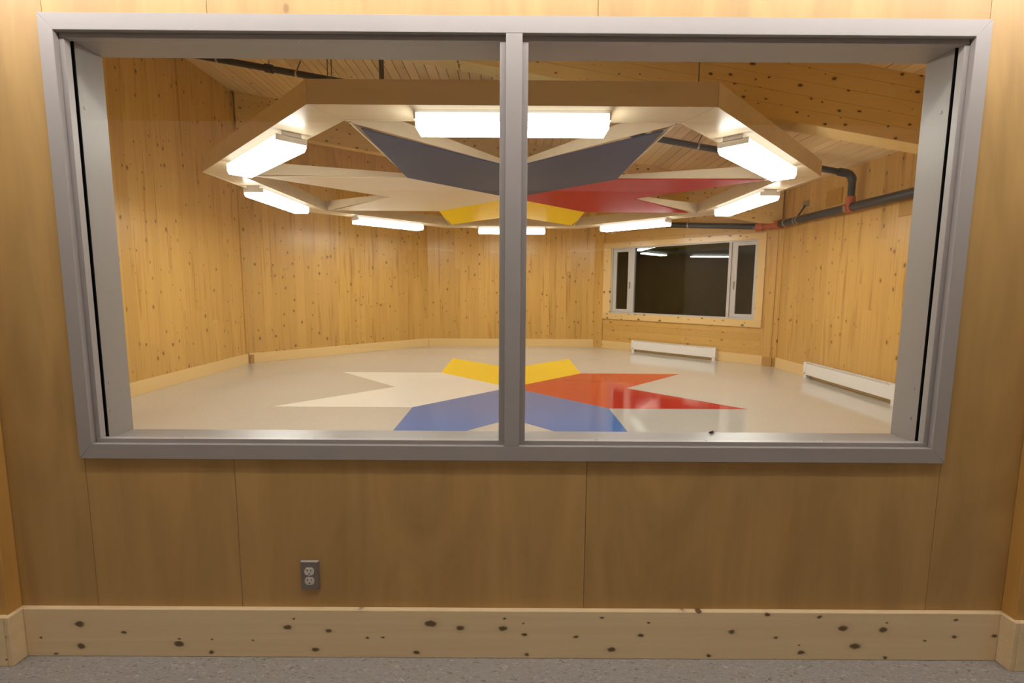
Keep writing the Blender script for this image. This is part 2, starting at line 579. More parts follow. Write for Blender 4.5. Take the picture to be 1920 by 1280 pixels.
# north-east wall: upright boards beside the window, level boards above and below it
vboards('northeast', -HALF, -1.80)
vboards('northeast', 1.79, HALF)
wood('clt_level', CLT_L, CLT_D, axis=0, var=0.14, knot=0.5, knot_scale=7.5, knot_size=0.090, rough=0.30,
     knot_col=(0.20, 0.095, 0.030), face=(.7071, -.7071))
def hboards(nm, ta, tb, za, zb, top_roof=False):
    ang = WALLS[nm]
    z = za
    lim = max(roof(wp(ang, ta, 0, 0).x), roof(wp(ang, tb, 0, 0).x)) + 0.05 if top_roof else zb
    while z < lim - 1e-4:
        wd = rng.uniform(0.12, 0.19)
        if lim - (z + wd) < 0.08:
            wd = lim - z
        z2 = z + wd
        A = min(z2, roof(wp(ang, ta, 0, 0).x) + 0.05) if top_roof else z2
        B = min(z2, roof(wp(ang, tb, 0, 0).x) + 0.05) if top_roof else z2
        pr = rng.uniform(0, 0.0012)
        if A - z > 0.01 or B - z > 0.01:
            A, B = max(A, z + 0.002), max(B, z + 0.002)
            MB().loft([wp(ang, ta, -BT, z + .001), wp(ang, tb, -BT, z + .001), wp(ang, tb, pr, z + .001), wp(ang, ta, pr, z + .001)],
                      [wp(ang, ta, -BT, A - .001), wp(ang, tb, -BT, B - .001), wp(ang, tb, pr, B - .001), wp(ang, ta, pr, A - .001)]
                      ).build('board', 'clt_level', wall_obj[nm])
        z = z2
hboards('northeast', -1.80, 1.79, 0.0, 0.86)
hboards('northeast', -1.80, 1.79, 2.395, 0, True)
for ta, tb in ((-1.80, -1.67), (1.59, 1.79)):
    wbox(MB(), 45, ta, tb, -BT, 0, 0.86, 2.395).build('board', 'clt_vertical', wall_obj['northeast'])

# south wall of the room (back of the window wall), opening for the big window
OX0, OX1, OZ0, OZ1 = -1.597, 1.614, 0.838, 2.334       # rough opening
mb = MB()
top = lambda x: roof(x) + 0.06
for xa, xb in ((-HALF - 0.07, OX0), (OX1, HALF + 0.07)):
    mb.loft([(xa, .012, 0), (xb, .012, 0), (xb, .17, 0), (xa, .17, 0)],
            [(xa, .012, top(xa)), (xb, .012, top(xb)), (xb, .17, top(xb)), (xa, .17, top(xa))])
mb.box(OX0, OX1, .012, .17, 0, OZ0)
mb.loft([(OX0, .012, OZ1), (OX1, .012, OZ1), (OX1, .17, OZ1), (OX0, .17, OZ1)],
        [(OX0, .012, top(OX0)), (OX1, .012, top(OX1)), (OX1, .17, top(OX1)), (OX0, .17, top(OX0))])
wall_s = struct(mb.build('wall_south', 'clt_vertical'), 'window wall faced with birch plywood sheets')
# corridor side of that wall: plywood sheets with open joints, cut around the window
HC = 2.93                                                # corridor ceiling height
joints = [-5.0, -2.95, -1.613, -1.048, 0.291, 1.638, 2.98, 5.0]
mbx = MB()
for xa, xb in ((-5.0, -HALF - 0.07), (HALF + 0.07, 5.0)):
    mbx.box(xa, xb, 0.012, 0.17, 0, HC)
struct(mbx.build('wall_corridor_wing', 'plywood'), 'wing of the plywood corridor wall beyond the posts')
for xa, xb in zip(joints[:-1], joints[1:]):
    mb = MB()
    a, b_ = xa + 0.0009, xb - 0.0009
    if b_ <= OX0 or a >= OX1:
        mb.box(a, b_, 0, 0.0118, 0, HC)
    else:
        mb.box(a, b_, 0, 0.0118, 0, OZ0)
        mb.box(a, b_, 0, 0.0118, OZ1, HC)
        if a < OX0: mb.box(a, OX0, 0, 0.0118, OZ0, OZ1)
        if b_ > OX1: mb.box(OX1, b_, 0, 0.0118, OZ0, OZ1)
    mb.build('panel', 'plywood', wall_s)

# ---- roof deck: single boards running north-south, falling to the east
cm = MB()
L = AP + 0.3
cm.loft([(-L, 0.02, roof(-L) + .05), (L, 0.02, roof(L) + .05), (L, CY + L, roof(L) + .05), (-L, CY + L, roof(-L) + .05)],
        [(-L, 0.02, roof(-L) + .2), (L, 0.02, roof(L) + .2), (L, CY + L, roof(L) + .2), (-L, CY + L, roof(-L) + .2)])
ceil_o = struct(cm.build('ceiling', 'roof_board'), 'sloping timber board roof deck of the octagonal room')
x = -AP - 0.1
while x < AP + 0.1:
    wd = rng.uniform(0.12, 0.15)
    x2 = x + wd
    yspan = AP + 0.05
    d = rng.uniform(0, 0.004)
    g = 0.004
    MB().loft([(x + g, 0.1, roof(x + g) - d), (x2 - g, 0.1, roof(x2 - g) - d), (x2 - g, CY + yspan, roof(x2 - g) - d), (x + g, CY + yspan, roof(x + g) - d)],
              [(x + g, 0.1, roof(x) + .05), (x2 - g, 0.1, roof(x2) + .05), (x2 - g, CY + yspan, roof(x2) + .05), (x + g, CY + yspan, roof(x) + .05)]
              ).build('board', 'roof_board', ceil_o)
    x = x2

# ---- two deep glued beams spanning east-west under the deck
def beam(y0, y1, ex, label):
    mb = MB()
    d = 0.61
    mb.loft([(-ex, y0, roof(-ex) - d), (ex, y0, roof(ex) - d), (ex, y1, roof(ex) - d), (-ex, y1, roof(-ex) - d)],
            [(-ex, y0, roof(-ex) + .01), (ex, y0, roof(ex) + .01), (ex, y1, roof(ex) + .01), (-ex, y1, roof(-ex) + .01)])
    o = mb.build('beam', 'beam_timber', ceil_o)
    o['label'] = label
    # laminations: thin recessed glue lines are cut as separate layers on the south face
    n = 5
    for i in range(n):
        za, zb = -d + d * i / n + 0.0015, -d + d * (i + 1) / n - 0.0015
        mb = MB()
        mb.loft([(-ex, y0 - .004, roof(-ex) + za), (ex, y0 - .004, roof(ex) + za), (ex, y0 + .01, roof(ex) + za), (-ex, y0 + .01, roof(-ex) + za)],
                [(-ex, y0 - .004, roof(-ex) + zb), (ex, y0 - .004, roof(ex) + zb), (ex, y0 + .01, roof(ex) + zb), (-ex, y0 + .01, roof(-ex) + zb)])
        mb.build('lamination', 'beam_timber', o)
beam(2.885, 3.10, 4.94, 'deep laminated timber beam nearest the window')
beam(7.10, 7.32, 4.90, 'deep laminated timber beam on the far side')

# ---- corner posts and end blocks of the far walls
wbox(MB(), 45, 1.79, HALF - 0.004, -0.005, 0.022, 0, 3.45).build('post', 'clt_northeast', wall_obj['northeast'])
wbox(MB(), 45, -HALF + 0.05, -1.86, -0.005, 0.016, 0, 3.22).build('post', 'clt_northeast', wall_obj['northeast'])
wbox(MB(), 0, HALF - 0.11, HALF - 0.02, -0.005, 0.02, 0.19, 3.2).build('post', 'clt_east', wall_obj['east'])
wbox(MB(), 180, -HALF + 0.01, -HALF + 0.075, -0.005, 0.02, 0.19, 4.8).build('post', 'clt_west', wall_obj['west'])

# ---- baseboards of the room
def bb(name, ang, ta, tb, label):
    o = wbox(MB(), ang, ta, tb, 0.0, 0.022, 0.0, 0.19).build(name, 'room_base', None, bevel=0.003)
    struct(o, label)
wood('room_base', (0.82, 0.60, 0.29), (0.72, 0.48, 0.20), axis=0, var=0.06, knot=0.15, knot_scale=8.0,
     knot_size=0.10, rough=0.30, grain_amt=0.4)
bb('baseboard_west', 180, -HALF + 0.03, 1.9, 'pale pine baseboard along the left wall of the octagonal room')
bb('baseboard_northwest', 135, -HALF + 0.012, HALF - 0.012, 'pale pine baseboard below the left rear wall')
bb('baseboard_north', 90, -HALF + 0.012, HALF - 0.012, 'pale pine baseboard along the far wall facing the camera')
bb('baseboard_northeast', 45, -1.86, 1.79, 'pale pine baseboard below the dark night window')
bb('baseboard_east', 0, -1.6, HALF - 0.11, 'pale pine baseboard along the right wall')
wbox(MB(), 45, -HALF + 0.02, -1.865, 0.0, 0.05, 0, 0.165).build('end_block', 'end_grain', wall_obj['northeast'])
wbox(MB(), 135, HALF - 0.09, HALF - 0.02, 0.022, 0.05, 0, 0.165).build('end_block', 'end_grain', wall_obj['northwest'])

# ---- corridor shell
wall_b = MB()
wall_b.box(-5, -1.7, -2.87, -2.7, 0, HC).box(1.7, 5, -2.87, -2.7, 0, HC).box(-1.7, 1.7, -2.87, -2.7, 0, 0.8).box(-1.7, 1.7, -2.87, -2.7, 2.4, HC)
struct(wall_b.build('wall_corridor_back', 'hall_white'), 'corridor wall behind the camera')
struct(MB().box(-5, 5, -2.87, 0.17, HC, HC + 0.1).build('ceiling_corridor', 'hall_plaster'), 'plain corridor ceiling above the window wall')
struct(MB().box(-5.15, -5, -2.87, 0.17, 0, HC).build('wall_corridor_left', 'plywood'), 'left end of the corridor')
struct(MB().box(5, 5.15, -2.87, 0.17, 0, HC).build('wall_corridor_right', 'plywood'), 'right end of the corridor')
wb = MB()
wb.box(-1.7, 1.7, -2.76, -2.70, .8, .86).box(-1.7, 1.7, -2.76, -2.70, 2.34, 2.4).box(-1.7, -1.64, -2.76, -2.70, .86, 2.34).box(1.64, 1.7, -2.76, -2.70, .86, 2.34).box(-.03, .03, -2.76, -2.70, .86, 2.34)
win3 = struct(wb.build('window_3', 'frame_grey'), 'window in the corridor wall behind the camera')
MB().box(-1.64, -.03, -2.735, -2.729, .86, 2.34).build('pane', 'pane_night', win3)
MB().box(.03, 1.64, -2.735, -2.729, .86, 2.34).build('pane', 'pane_night', win3)

# ---- posts and baseboards of the corridor side
PL, PR = -1.912, 1.938
pl = struct(MB().box(-2.32, PL, -0.055, -0.0002, 0, HC).build('trim_1', 'post_timber', bevel=0.003), 'orange timber post at the left edge of the plywood wall')
pr = struct(MB().box(PR, 2.35, -0.055, -0.0002, 0, HC).build('trim_2', 'post_timber', bevel=0.003), 'orange timber post at the right edge of the plywood wall')
BH = 0.200
struct(MB().box(PL + .0202, PR - .0202, -0.022, -0.0002, 0, BH).build('baseboard_south', 'baseboard_pine', bevel=0.003),
       'wide knotty pine baseboard below the window wall')
for s, pp, nm in ((-1, PL, 'left'), (1, PR, 'right')):
    mb = MB()
    x_in = pp + s * -0.02
    a, b_ = sorted((pp - s * 0.0002, x_in))
    mb.box(a, b_, -0.0752, -0.0002, 0, BH)
    o = struct(mb.build('baseboard_post_%s' % nm, 'baseboard_pine', bevel=0.003), 'knotty pine baseboard wrapped around the %s post' % nm)
    a, b_ = sorted((x_in - s * -0.0004 if False else pp - s * 0.0, pp + s * 0.43))
    MB().box(a, b_, -0.0752, -0.0552, 0, BH).build('face_board', 'baseboard_pine', o, bevel=0.003)

# ================================================================== big interior window (window_1)
FX0, FX1, FZ0, FZ1 = -1.618, 1.636, 0.8020, 2.3690      # casing outer edges
IX0, IX1, IZ0, IZ1 = -1.568, 1.584, 0.859, 2.3130       # casing inner edges
SX0, SX1, SZ0, SZ1 = -1.551, 1.567, 0.874, 2.2970       # glazing stops
JX0, JX1, JZ0, JZ1 = -1.585, 1.602, 0.850, 2.322        # jamb faces behind the glass
YF, YS, YG, YB = -0.016, 0.005, 0.030, 0.205
win1 = thing('window_1', 'wide two-pane interior window in a grey steel frame', None, (0, 0, 0))
del_keys = [k for k in win1.keys() if k == 'category']
win1['kind'] = 'structure'
G = 0.0006
def casing(poly):
    MB().ext([(x, YF, z) for x, z in poly], (0, YS - YF, 0)).build('casing', 'frame_grey', win1, bevel=0.0015)
casing([(FX0, FZ1), (FX1, FZ1), (IX1 + G, IZ1), (IX0 - G, IZ1)])
casing([(FX0, FZ0), (IX0 - G, IZ0), (IX1 + G, IZ0), (FX1, FZ0)])
casing([(FX0, FZ0 + G), (FX0, FZ1 - G), (IX0, IZ1 + G), (IX0, IZ0 - G)])
casing([(FX1, FZ0 + G), (IX1, IZ0 - G), (IX1, IZ1 + G), (FX1, FZ1 - G)])
# frame body inside the wall: jambs, head and sill
def body(x0, x1, y0, y1, z0, z1, nm):
    return MB().box(x0, x1, y0, y1, z0, z1).build(nm, 'frame_grey', win1)
body(OX0 + .001, JX0, YS, YB, OZ0 + .001, OZ1 - .001, 'jamb')
body(JX1, OX1 - .001, YS, YB, OZ0 + .001, OZ1 - .001, 'jamb')
body(JX0, JX1, YS, YB, JZ1, OZ1 - .001, 'head')
body(JX0, JX1, YS, YB, OZ0 + .001, JZ0, 'sill')
# rear casing lip around the opening
for x0, x1, z0, z1 in ((FX0, JX0 - .001, FZ0, FZ1), (JX1 + .001, FX1, FZ0, FZ1)):
    MB().box(x0, x1, 0.172, YB, z0, z1).build('rear_casing', 'frame_grey', win1)
MB().box(JX0, JX1, 0.172, YB, JZ1 + .001, FZ1).build('rear_casing', 'frame_grey', win1)
MB().box(JX0, JX1, 0.172, YB, FZ0, JZ0 - .001).build('rear_casing', 'frame_grey', win1)
# front rabbet and glazing stops
MX0, MX1 = -0.024, 0.033
for x0, x1 in ((IX0, MX0), (MX1, IX1)):
    MB().box(x0, x1, YS, YG, SZ1, JZ1).build('glazing_stop', 'frame_grey', win1, bevel=0.001)
    MB().box(x0, x1, YS, YG, JZ0, SZ0).build('glazing_stop', 'frame_grey', win1, bevel=0.001)
for x0, x1 in ((JX0, SX0), (MX0 - .021, MX0), (MX1, MX1 + .021), (SX1, JX1)):
    MB().box(x0, x1, YS + .001, YG, SZ0 + .0005, SZ1 - .0005).build('glazing_stop', 'frame_grey', win1, bevel=0.001)
# mullion
MB().box(MX0, MX1, YF, YS + .02, IZ0, IZ1).build('mullion', 'frame_grey', win1, bevel=0.0015)
MB().box(MX0 - .012, MX1 + .012, YG + .016, YB, JZ0, JZ1).build('mullion_back', 'frame_grey', win1)
# gasket and glass
for x0, x1 in ((JX0, 0.0045), (0.0047, JX1)):
    gk = MB()
    gk.box(x0, x0 + .033 if x0 < 0 else x0 + .04, YG, YG + .016, JZ0, JZ1)
    gk.box(x1 - .04 if x0 < 0 else x1 - .033, x1, YG, YG + .016, JZ0, JZ1)
    gk.box(x0 + .04, x1 - .04, YG, YG + .016, JZ1 - .014, JZ1)
    gk.box(x0 + .04, x1 - .04, YG, YG + .016, JZ0, JZ0 + .014)
    gk.build('gasket', 'gasket_black', win1)
    ga, gb = (x0 + .033, x1 - .04) if x0 < 0 else (x0 + .04, x1 - .033)
    MB().box(ga, gb, YG + .005, YG + .011, JZ0 + .014, JZ1 - .014).build('glass_pane', 'pane_clear', win1)
# screws in the jambs and along the stops
for xx, sg, ys in ((JX0, 1, ((.108, 2.101), (.106, 1.068), (.102, .955))), (JX1, -1, ((.117, 2.111), (.113, 1.062), (.114, .942)))):
    for yy, zz in ys:
        MB().tube((xx, yy, zz), (xx + sg * .002, yy, zz), .0065, 10).build('screw', 'frame_grey', win1, smooth=True)
for zz, zs in ((SZ1, -1), (SZ0, 1)):
    for xx in (-1.25, -.75, -.35, .33, .75, 1.2):
        MB().tube((xx, YG - .007, zz), (xx, YG - .007, zz + zs * .002), .003, 8).build('screw', 'steel', win1)

# ================================================================== night window in the north-east wall (window_2)
win2 = thing('window_2', 'dark night window with white frame and pine trim', None, (0, 0, 0))
win2['kind'] = 'structure'
def n2(t0, t1, o0, o1, z0, z1, nm, mat, parent=win2, bevel=0.0):
    return wbox(MB(), 45, t0, t1, o0, o1, z0, z1).build(nm, mat, parent, bevel=bevel)
W0, W1, WZ0, WZ1 = -1.665, 1.585, 0.862, 2.392
tr_x = wood('trim_level', (0.80, 0.58, 0.28), (0.70, 0.46, 0.18), axis=0, var=0.10, knot=0.6, knot_scale=9.0,
            knot_size=0.11, rough=0.22, grain_amt=0.4, face=(.7071, -.7071))
n2(-1.805, 1.79, 0.002, 0.028, WZ1, 2.51, 'trim_board', 'trim_level', bevel=.002)
n2(-1.805, 1.79, 0.002, 0.028, 0.72, WZ0, 'trim_board', 'trim_level', bevel=.002)
n2(-1.805, W0, 0.002, 0.028, WZ0 + .001, WZ1 - .001, 'trim_board', 'room_pine_trim', bevel=.002)
n2(W1, 1.79, 0.002, 0.028, WZ0 + .001, WZ1 - .001, 'trim_board', 'room_pine_trim', bevel=.002)
# outer frame
fr = MB()
fd0, fd1 = -0.075, 0.004
wbox(fr, 45, W0, W1, fd0, fd1, WZ0, WZ0 + .032)
wbox(fr, 45, W0, W1, fd0, fd1, WZ1 - .028, WZ1)
wbox(fr, 45, W0, W0 + .03, fd0, fd1, WZ0 + .032, WZ1 - .028)
wbox(fr, 45, W1 - .03, W1, fd0, fd1, WZ0 + .032, WZ1 - .028)
wbox(fr, 45, .975, 1.035, fd0, fd1, WZ0 + .032, WZ1 - .028)
wbox(fr, 45, -1.175, -1.125, fd0, fd1, WZ0 + .032, WZ1 - .028)
fr.build('frame', 'window_white', win2)
n2(-1.125, .975, -.05, -.044, WZ0 + .032, WZ1 - .028, 'pane', 'pane_night')
def sash(t0, t1, gl0, gl1, handle_t):
    m_ = MB()
    wbox(m_, 45, t0, t1, -.060, -.020, WZ0 + .035, .965)
    wbox(m_, 45, t0, t1, -.060, -.020, 2.295, WZ1 - .031)
    wbox(m_, 45, t0, gl0, -.060, -.020, .965, 2.295)
    wbox(m_, 45, gl1, t1, -.060, -.020, .965, 2.295)
    s_ = m_.build('sash', 'window_white', win2)
    n2(gl0, gl1, -.035, -.029, .965, 2.295, 'pane', 'pane_night', s_)
    h = MB()
    wbox(h, 45, handle_t - .012, handle_t + .012, -.020, -.006, 1.44, 1.60)
    wbox(h, 45, handle_t - .010, handle_t + .010, -.006, .012, 1.50, 1.53)
    wbox(h, 45, handle_t - .008, handle_t + .008, .010, .020, 1.46, 1.60)
    h.build('handle', 'steel', s_)
sash(1.038, W1 - .033, 1.15, 1.455, 1.095)
sash(W0 + .033, -1.178, -1.605, -1.285, -1.235)

# ================================================================== hanging canopy: octagonal lamp ring and star
ZR, ZT = 2.6955, 2.8615
RO, RI = 3.701, 3.34
can = thing('ceiling_canopy', 'pale plywood octagonal canopy with a four-coloured star hung below the roof', 'canopy', (CX, CY, ZR))
def cpt(R, deg, z):
    return Vector((R * math.cos(R_(deg)), R * math.sin(R_(deg)), z))
H = ZT - ZR
for i in range(8):
    a0, a1 = 22.5 + 45 * i, 67.5 + 45 * i
    mid = (a0 + a1) / 2
    tn = Vector((-math.sin(R_(mid)), math.cos(R_(mid)), 0))
    rd = Vector((math.cos(R_(mid)), math.sin(R_(mid)), 0))
    g = 0.0016
    TH = 0.018
    ap_o, ap_i = RO * math.cos(R_(22.5)), RI * math.cos(R_(22.5))
    half = lambda ap: ap * math.tan(R_(22.5)) - g
    q = lambda ap, s, z: rd * ap + tn * (s * half(ap)) + Vector((0, 0, z))
    # soffit board, slightly recessed behind the fascia edge
    MB().loft([q(ap_o - TH, -1, .004), q(ap_o - TH, 1, .004), q(ap_i + TH, 1, .004), q(ap_i + TH, -1, .004)],
              [q(ap_o - TH, -1, .02), q(ap_o - TH, 1, .02), q(ap_i + TH, 1, .02), q(ap_i + TH, -1, .02)]).build('soffit_board', 'canopy_ply', can)
    MB().loft([q(ap_o, -1, 0), q(ap_o, 1, 0), q(ap_o - TH, 1, 0), q(ap_o - TH, -1, 0)],
              [q(ap_o, -1, H), q(ap_o, 1, H), q(ap_o - TH, 1, H), q(ap_o - TH, -1, H)]).build('outer_fascia', 'canopy_ply', can)
    MB().loft([q(ap_i + TH, -1, 0.002), q(ap_i + TH, 1, 0.002), q(ap_i, 1, 0.002), q(ap_i, -1, 0.002)],
              [q(ap_i + TH, -1, H), q(ap_i + TH, 1, H), q(ap_i, 1, H), q(ap_i, -1, H)]).build('inner_fascia', 'canopy_ply', can)
    MB().loft([q(ap_o - TH, -1, H - .016), q(ap_o - TH, 1, H - .016), q(ap_i + TH, 1, H - .016), q(ap_i + TH, -1, H - .016)],
              [q(ap_o - TH, -1, H), q(ap_o - TH, 1, H), q(ap_i + TH, 1, H), q(ap_i + TH, -1, H)]).build('top_board', 'canopy_ply', can)
# star panels, each with its tapered fins
SC = 3.142
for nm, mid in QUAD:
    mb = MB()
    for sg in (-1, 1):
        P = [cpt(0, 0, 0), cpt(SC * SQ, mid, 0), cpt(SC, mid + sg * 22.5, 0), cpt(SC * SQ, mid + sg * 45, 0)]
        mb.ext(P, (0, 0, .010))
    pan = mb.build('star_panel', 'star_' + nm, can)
    pan['label'] = '%s painted star panel' % nm
    for sg in (-1, 1):
        tip = cpt(RI - .03, mid + sg * 22.5, 0)
        for na in (mid, mid + sg * 45):
            notch = cpt(SC * SQ, na, 0)
            # fin stands on the edge from the ring corner to the notch
            e0, e1 = tip, notch
            dr = (e1 - e0).normalized()
            nrm = Vector((-dr.y, dr.x, 0)) * 0.008
            cen = cpt(SC * .8, mid + sg * 22.5, 0)
            if nrm.dot(cen - (e0 + e1) / 2) < 0: nrm = -nrm
            n0 = nrm * .3
            e0 = e0 + nrm * 1.2
            e1 = e1 + nrm * 1.2
            zb = .011
            MB().loft([e0 - nrm + Vector((0, 0, zb)), e1 - nrm + Vector((0, 0, zb)), e1 - nrm + Vector((0, 0, .050)), e0 - nrm + Vector((0, 0, H))],
                      [e0 + nrm + Vector((0, 0, zb)), e1 + nrm + Vector((0, 0, zb)), e1 + nrm + Vector((0, 0, .050)), e0 + nrm + Vector((0, 0, H))]
                      ).build('fin', 'canopy_ply', pan)
# hanger rods up to the deck
for x_, y_, r_, mt in ((-0.975, 2.0, .018, 'rod_grey'), (-1.376, 2.0, .004, 'rod_grey'), (-1.346, 2.0, .004, 'rod_grey'), (1.385, 2.0, .004, 'rod_grey'),
                   (-1.35, 8.25, .006, 'rod_grey'), (1.35, 8.25, .006, 'rod_grey')):
    MB().tube((x_ - CX, y_ - CY, H), (x_ - CX, y_ - CY, roof(x_) - ZR - .002), r_, 10).build('hanger_rod', mt, can)

# ================================================================== lamps under the ring
LL = 1.385
def lamp_parts(root, emis, pan=False):
    hl = LL / 2
    MB().box(-hl, hl, -.080, .080, -.034, 0).build('housing', 'lamp_white', root)
    if pan:
        lens = [(-.122, -.034), (.122, -.034), (.122, -.095), (.100, -.132), (-.100, -.132), (-.122, -.095)]
        MB().ext([(-hl + .012, y, z) for y, z in lens], (LL - .024, 0, 0)).build('diffuser', emis, root)
    else:
        up = [(-.122, -.034), (.122, -.034), (.122, -.094), (-.122, -.094)]
        lo = [(-.122, -.0942), (.122, -.0942), (.104, -.132), (-.104, -.132)]
        MB().ext([(-hl + .012, y, z) for y, z in up], (LL - .024, 0, 0)).build('diffuser_side', 'diffuser_side', root)
        MB().ext([(-hl + .012, y, z) for y, z in lo], (LL - .024, 0, 0)).build('diffuser', emis, root)
    cap = [(-.124, -.030), (.124, -.030), (.124, -.078), (-.124, -.078)]
    if pan:
        MB().box(-hl, hl, -.088, .088, -.140, -.1325).build('added_light_baffle', 'lamp_white', root)  # opaque plate added out of view to cut light falling on the lower wall
    for s in (-1, 1):
        e = MB().ext([(s * hl, y, z) for y, z in cap], (-s * .011, 0, 0)).build('end_cap', 'lamp_white', root)
        MB().tube((s * hl, -.09, -.07), (s * (hl + .003), -.09, -.07), .006, 8).build('screw', 'steel', e)
lamp_names = {270: 'nearest lamp, facing the window, below the front edge of the canopy',
              225: 'lamp below the left front edge of the canopy',
              180: 'lamp below the left edge of the canopy, near the left wall',
              135: 'lamp below the left rear edge of the canopy',
              90: 'lamp below the rear edge of the canopy, cut by the mullion',
              45: 'lamp below the right rear edge of the canopy, by the night window',
              0: 'lamp below the right edge of the canopy, above the orange pipe coupling',
              -45: 'lamp below the right front edge of the canopy'}
proto = None
LR = 3.25
for ang, lb in lamp_names.items():
    loc = (CX + LR * math.cos(R_(ang)), CY + LR * math.sin(R_(ang)), ZR + .0035)
    label = 'lit white fluorescent ' + lb
    if proto is None:
        proto = thing('lamp', label, 'lamp', loc, R_(ang - 90), 'fluorescent lamps under the canopy')
        lamp_parts(proto, 'diffuser_room')
    else:
        copy_thing(proto, loc, R_(ang - 90), label)
# corridor row of the same lamps, on the ceiling above the window wall
hall = None
HY = -0.66
for i, xx in enumerate((-2.9, -1.45, 0.0, 1.45, 2.9)):
    lb = 'fluorescent strip lamp on the corridor ceiling, %s from the left' % ('first', 'second', 'third', 'fourth', 'fifth')[i]
    if hall is None:
        hall = thing('lamp', lb, 'lamp', (xx, HY, HC), 0, 'corridor ceiling lamps')
        lamp_parts(hall, 'diffuser_hall', True)
    else:
        copy_thing(hall, (xx, HY, HC), 0, lb)

# ================================================================== sprinkler pipe
pipe = thing('sprinkler_pipe', 'black steel sprinkler pipe with orange couplings running round and across the room', 'pipe')
PY = 5.20
pz = lambda x: 3.05 - 0.1657 * (x - 4.84) + 0.012
PR_ = 0.042
xe = 4.80
MB().tube((-4.94, PY, pz(-4.94)), (xe - .10, PY, pz(xe - .1)), PR_, 16).build('cross_pipe', 'pipe_black', pipe, smooth=True)
# elbow turning down
el = []
for i in range(9):
    a = i / 8 * math.pi / 2
    el.append((xe - .11 + .11 * math.sin(a), PY, pz(xe - .1) - .11 + .11 * math.cos(a)))
MB().bend(el, .053, 16).build('elbow', 'pipe_black', pipe, smooth=True)
MB().tube((xe - .20, PY, pz(xe - .2)), (xe - .09, PY, pz(xe - .09)), .055, 16).build('elbow_collar', 'pipe_black', pipe, smooth=True)
MB().tube((xe, PY, pz(xe - .1) - .10), (xe, PY, 2.70), .047, 16).build('riser', 'pipe_black', pipe, smooth=True)
# wall main along the east wall
EX, EZ = 4.80, 2.612
MB().tube((EX, 1.2, EZ), (EX, 7.02, EZ), .060, 18).build('main_pipe', 'pipe_black', pipe, smooth=True)
MB().tube((EX, PY, EZ + .03), (EX, PY, EZ + .15), .060, 16).build('tee_coupling', 'coupling_orange', pipe, smooth=True)
MB().tube((EX, PY - .07, EZ), (EX, PY + .07, EZ), .069, 16).build('tee_coupling', 'coupling_orange', pipe, smooth=True)
MB().box(EX - .085, EX - .055, PY - .02, PY + .02, EZ - .055, EZ + .02).build('clamp_bolt', 'steel', pipe)
# corner couplings
cpts = [(EX, 7.0, EZ), (EX - .005, 7.14, EZ), (EX - .06, 7.27, EZ), (EX - .15, 7.36, EZ)]
MB().bend([(EX, 6.98, EZ), (EX, 7.12, EZ), (EX - .035, 7.22, EZ), (EX - .10, 7.29, EZ), (EX - .17, 7.36, EZ)], .062, 16).build('corner_elbow', 'coupling_orange', pipe, smooth=True)
MB().tube((EX, 6.94, EZ), (EX, 7.05, EZ), .080, 16).build('corner_coupling', 'coupling_orange', pipe, smooth=True)
d_ = Vector((-1, 1, 0)).normalized()
pA = Vector((EX - .17, 7.36, EZ))
MB().tube(pA - d_ * .06, pA + d_ * .06, .080, 16).build('corner_coupling', 'coupling_orange', pipe, smooth=True)
pB = pA + d_ * 3.3 + Vector((0, 0, .34))
MB().tube(pA, pB, .054, 16).build('branch_pipe', 'pipe_black', pipe, smooth=True)
for q_ in (pA - d_ * .075, pA + d_ * .075):
    MB().ball(q_ + Vector((-.06, -.06, -.03)), .014, 8).build('clamp_bolt', 'steel', pipe)
# hangers: clips and braces
pC = pA.lerp(pB, .42)
MB().tube(pC - d_ * .012, pC + d_ * .012, .059, 14).build('hanger_clip', 'steel', pipe)
MB().tube(pC + Vector((0, 0, .05)), pC + Vector((0, 0, .62)), .006, 8).build('hanger_wire', 'rod_grey', pipe)
for yy in (6.42, 6.50):
    MB().tube((EX, yy - .012, EZ), (EX, yy + .012, EZ), .066, 14).build('hanger_clip', 'steel', pipe)
MB().tube((EX, 6.46, EZ + .05), (4.94, 6.46 + .02, EZ + .26), .014, 8).build('brace', 'pipe_black', pipe)
MB().box(4.925, 4.947, 6.40, 6.56, EZ + .22, EZ + .32).build('brace_foot', 'steel', pipe)
MB().tube((EX, 6.78, EZ), (EX, 6.82, EZ), .065, 14).build('hanger_clip', 'steel', pipe)
for xx, rod in ((-2.97, True), (-3.35, False), (-4.05, None), (2.6, True)):
    MB().tube((xx - .012, PY, pz(xx - .012)), (xx + .012, PY, pz(xx + .012)), .047, 14).build('hanger_clip', 'steel', pipe)
    if rod:
        MB().tube((xx, PY, pz(xx) + .04), (xx + .06, PY, roof(xx) - .002), .008, 8).build('hanger_rod', 'rod_grey', pipe)
    elif rod is False:
        MB().tube((xx - .05, PY, pz(xx - .05)), (xx + .05, PY, pz(xx + .05)), .056, 14).build('tee_fitting', 'pipe_black', pipe, smooth=True)
        MB().tube((xx, PY, pz(xx) + .04), (xx, PY, pz(xx) + .10), .016, 10).build('sprinkler_head', 'steel', pipe)

# ================================================================== wooden cover plates on the right wall
def cover(y0, y1, z0, z1, label):
    r = thing('cover_plate', label, 'plate', (AP, (y0 + y1) / 2, (z0 + z1) / 2), 0)
    hy, hz = (y1 - y0) / 2, (z1 - z0) / 2
    MB().box(-.016, -.0014, -hy, hy, -hz, hz).build('board', 'patch_wood', r, bevel=.002)
    MB().tube((-.0165, -.06, -.02), (-.019, -.06, -.02), .018, 12).build('screw', 'steel', r)
cover(5.59, 5.95, 2.74, 2.98, 'square orange wooden cover plate above the pipe on the right wall')
cover(4.05, 4.49, 2.38, 2.60, 'orange wooden cover plate tucked below the pipe at the right window jamb')

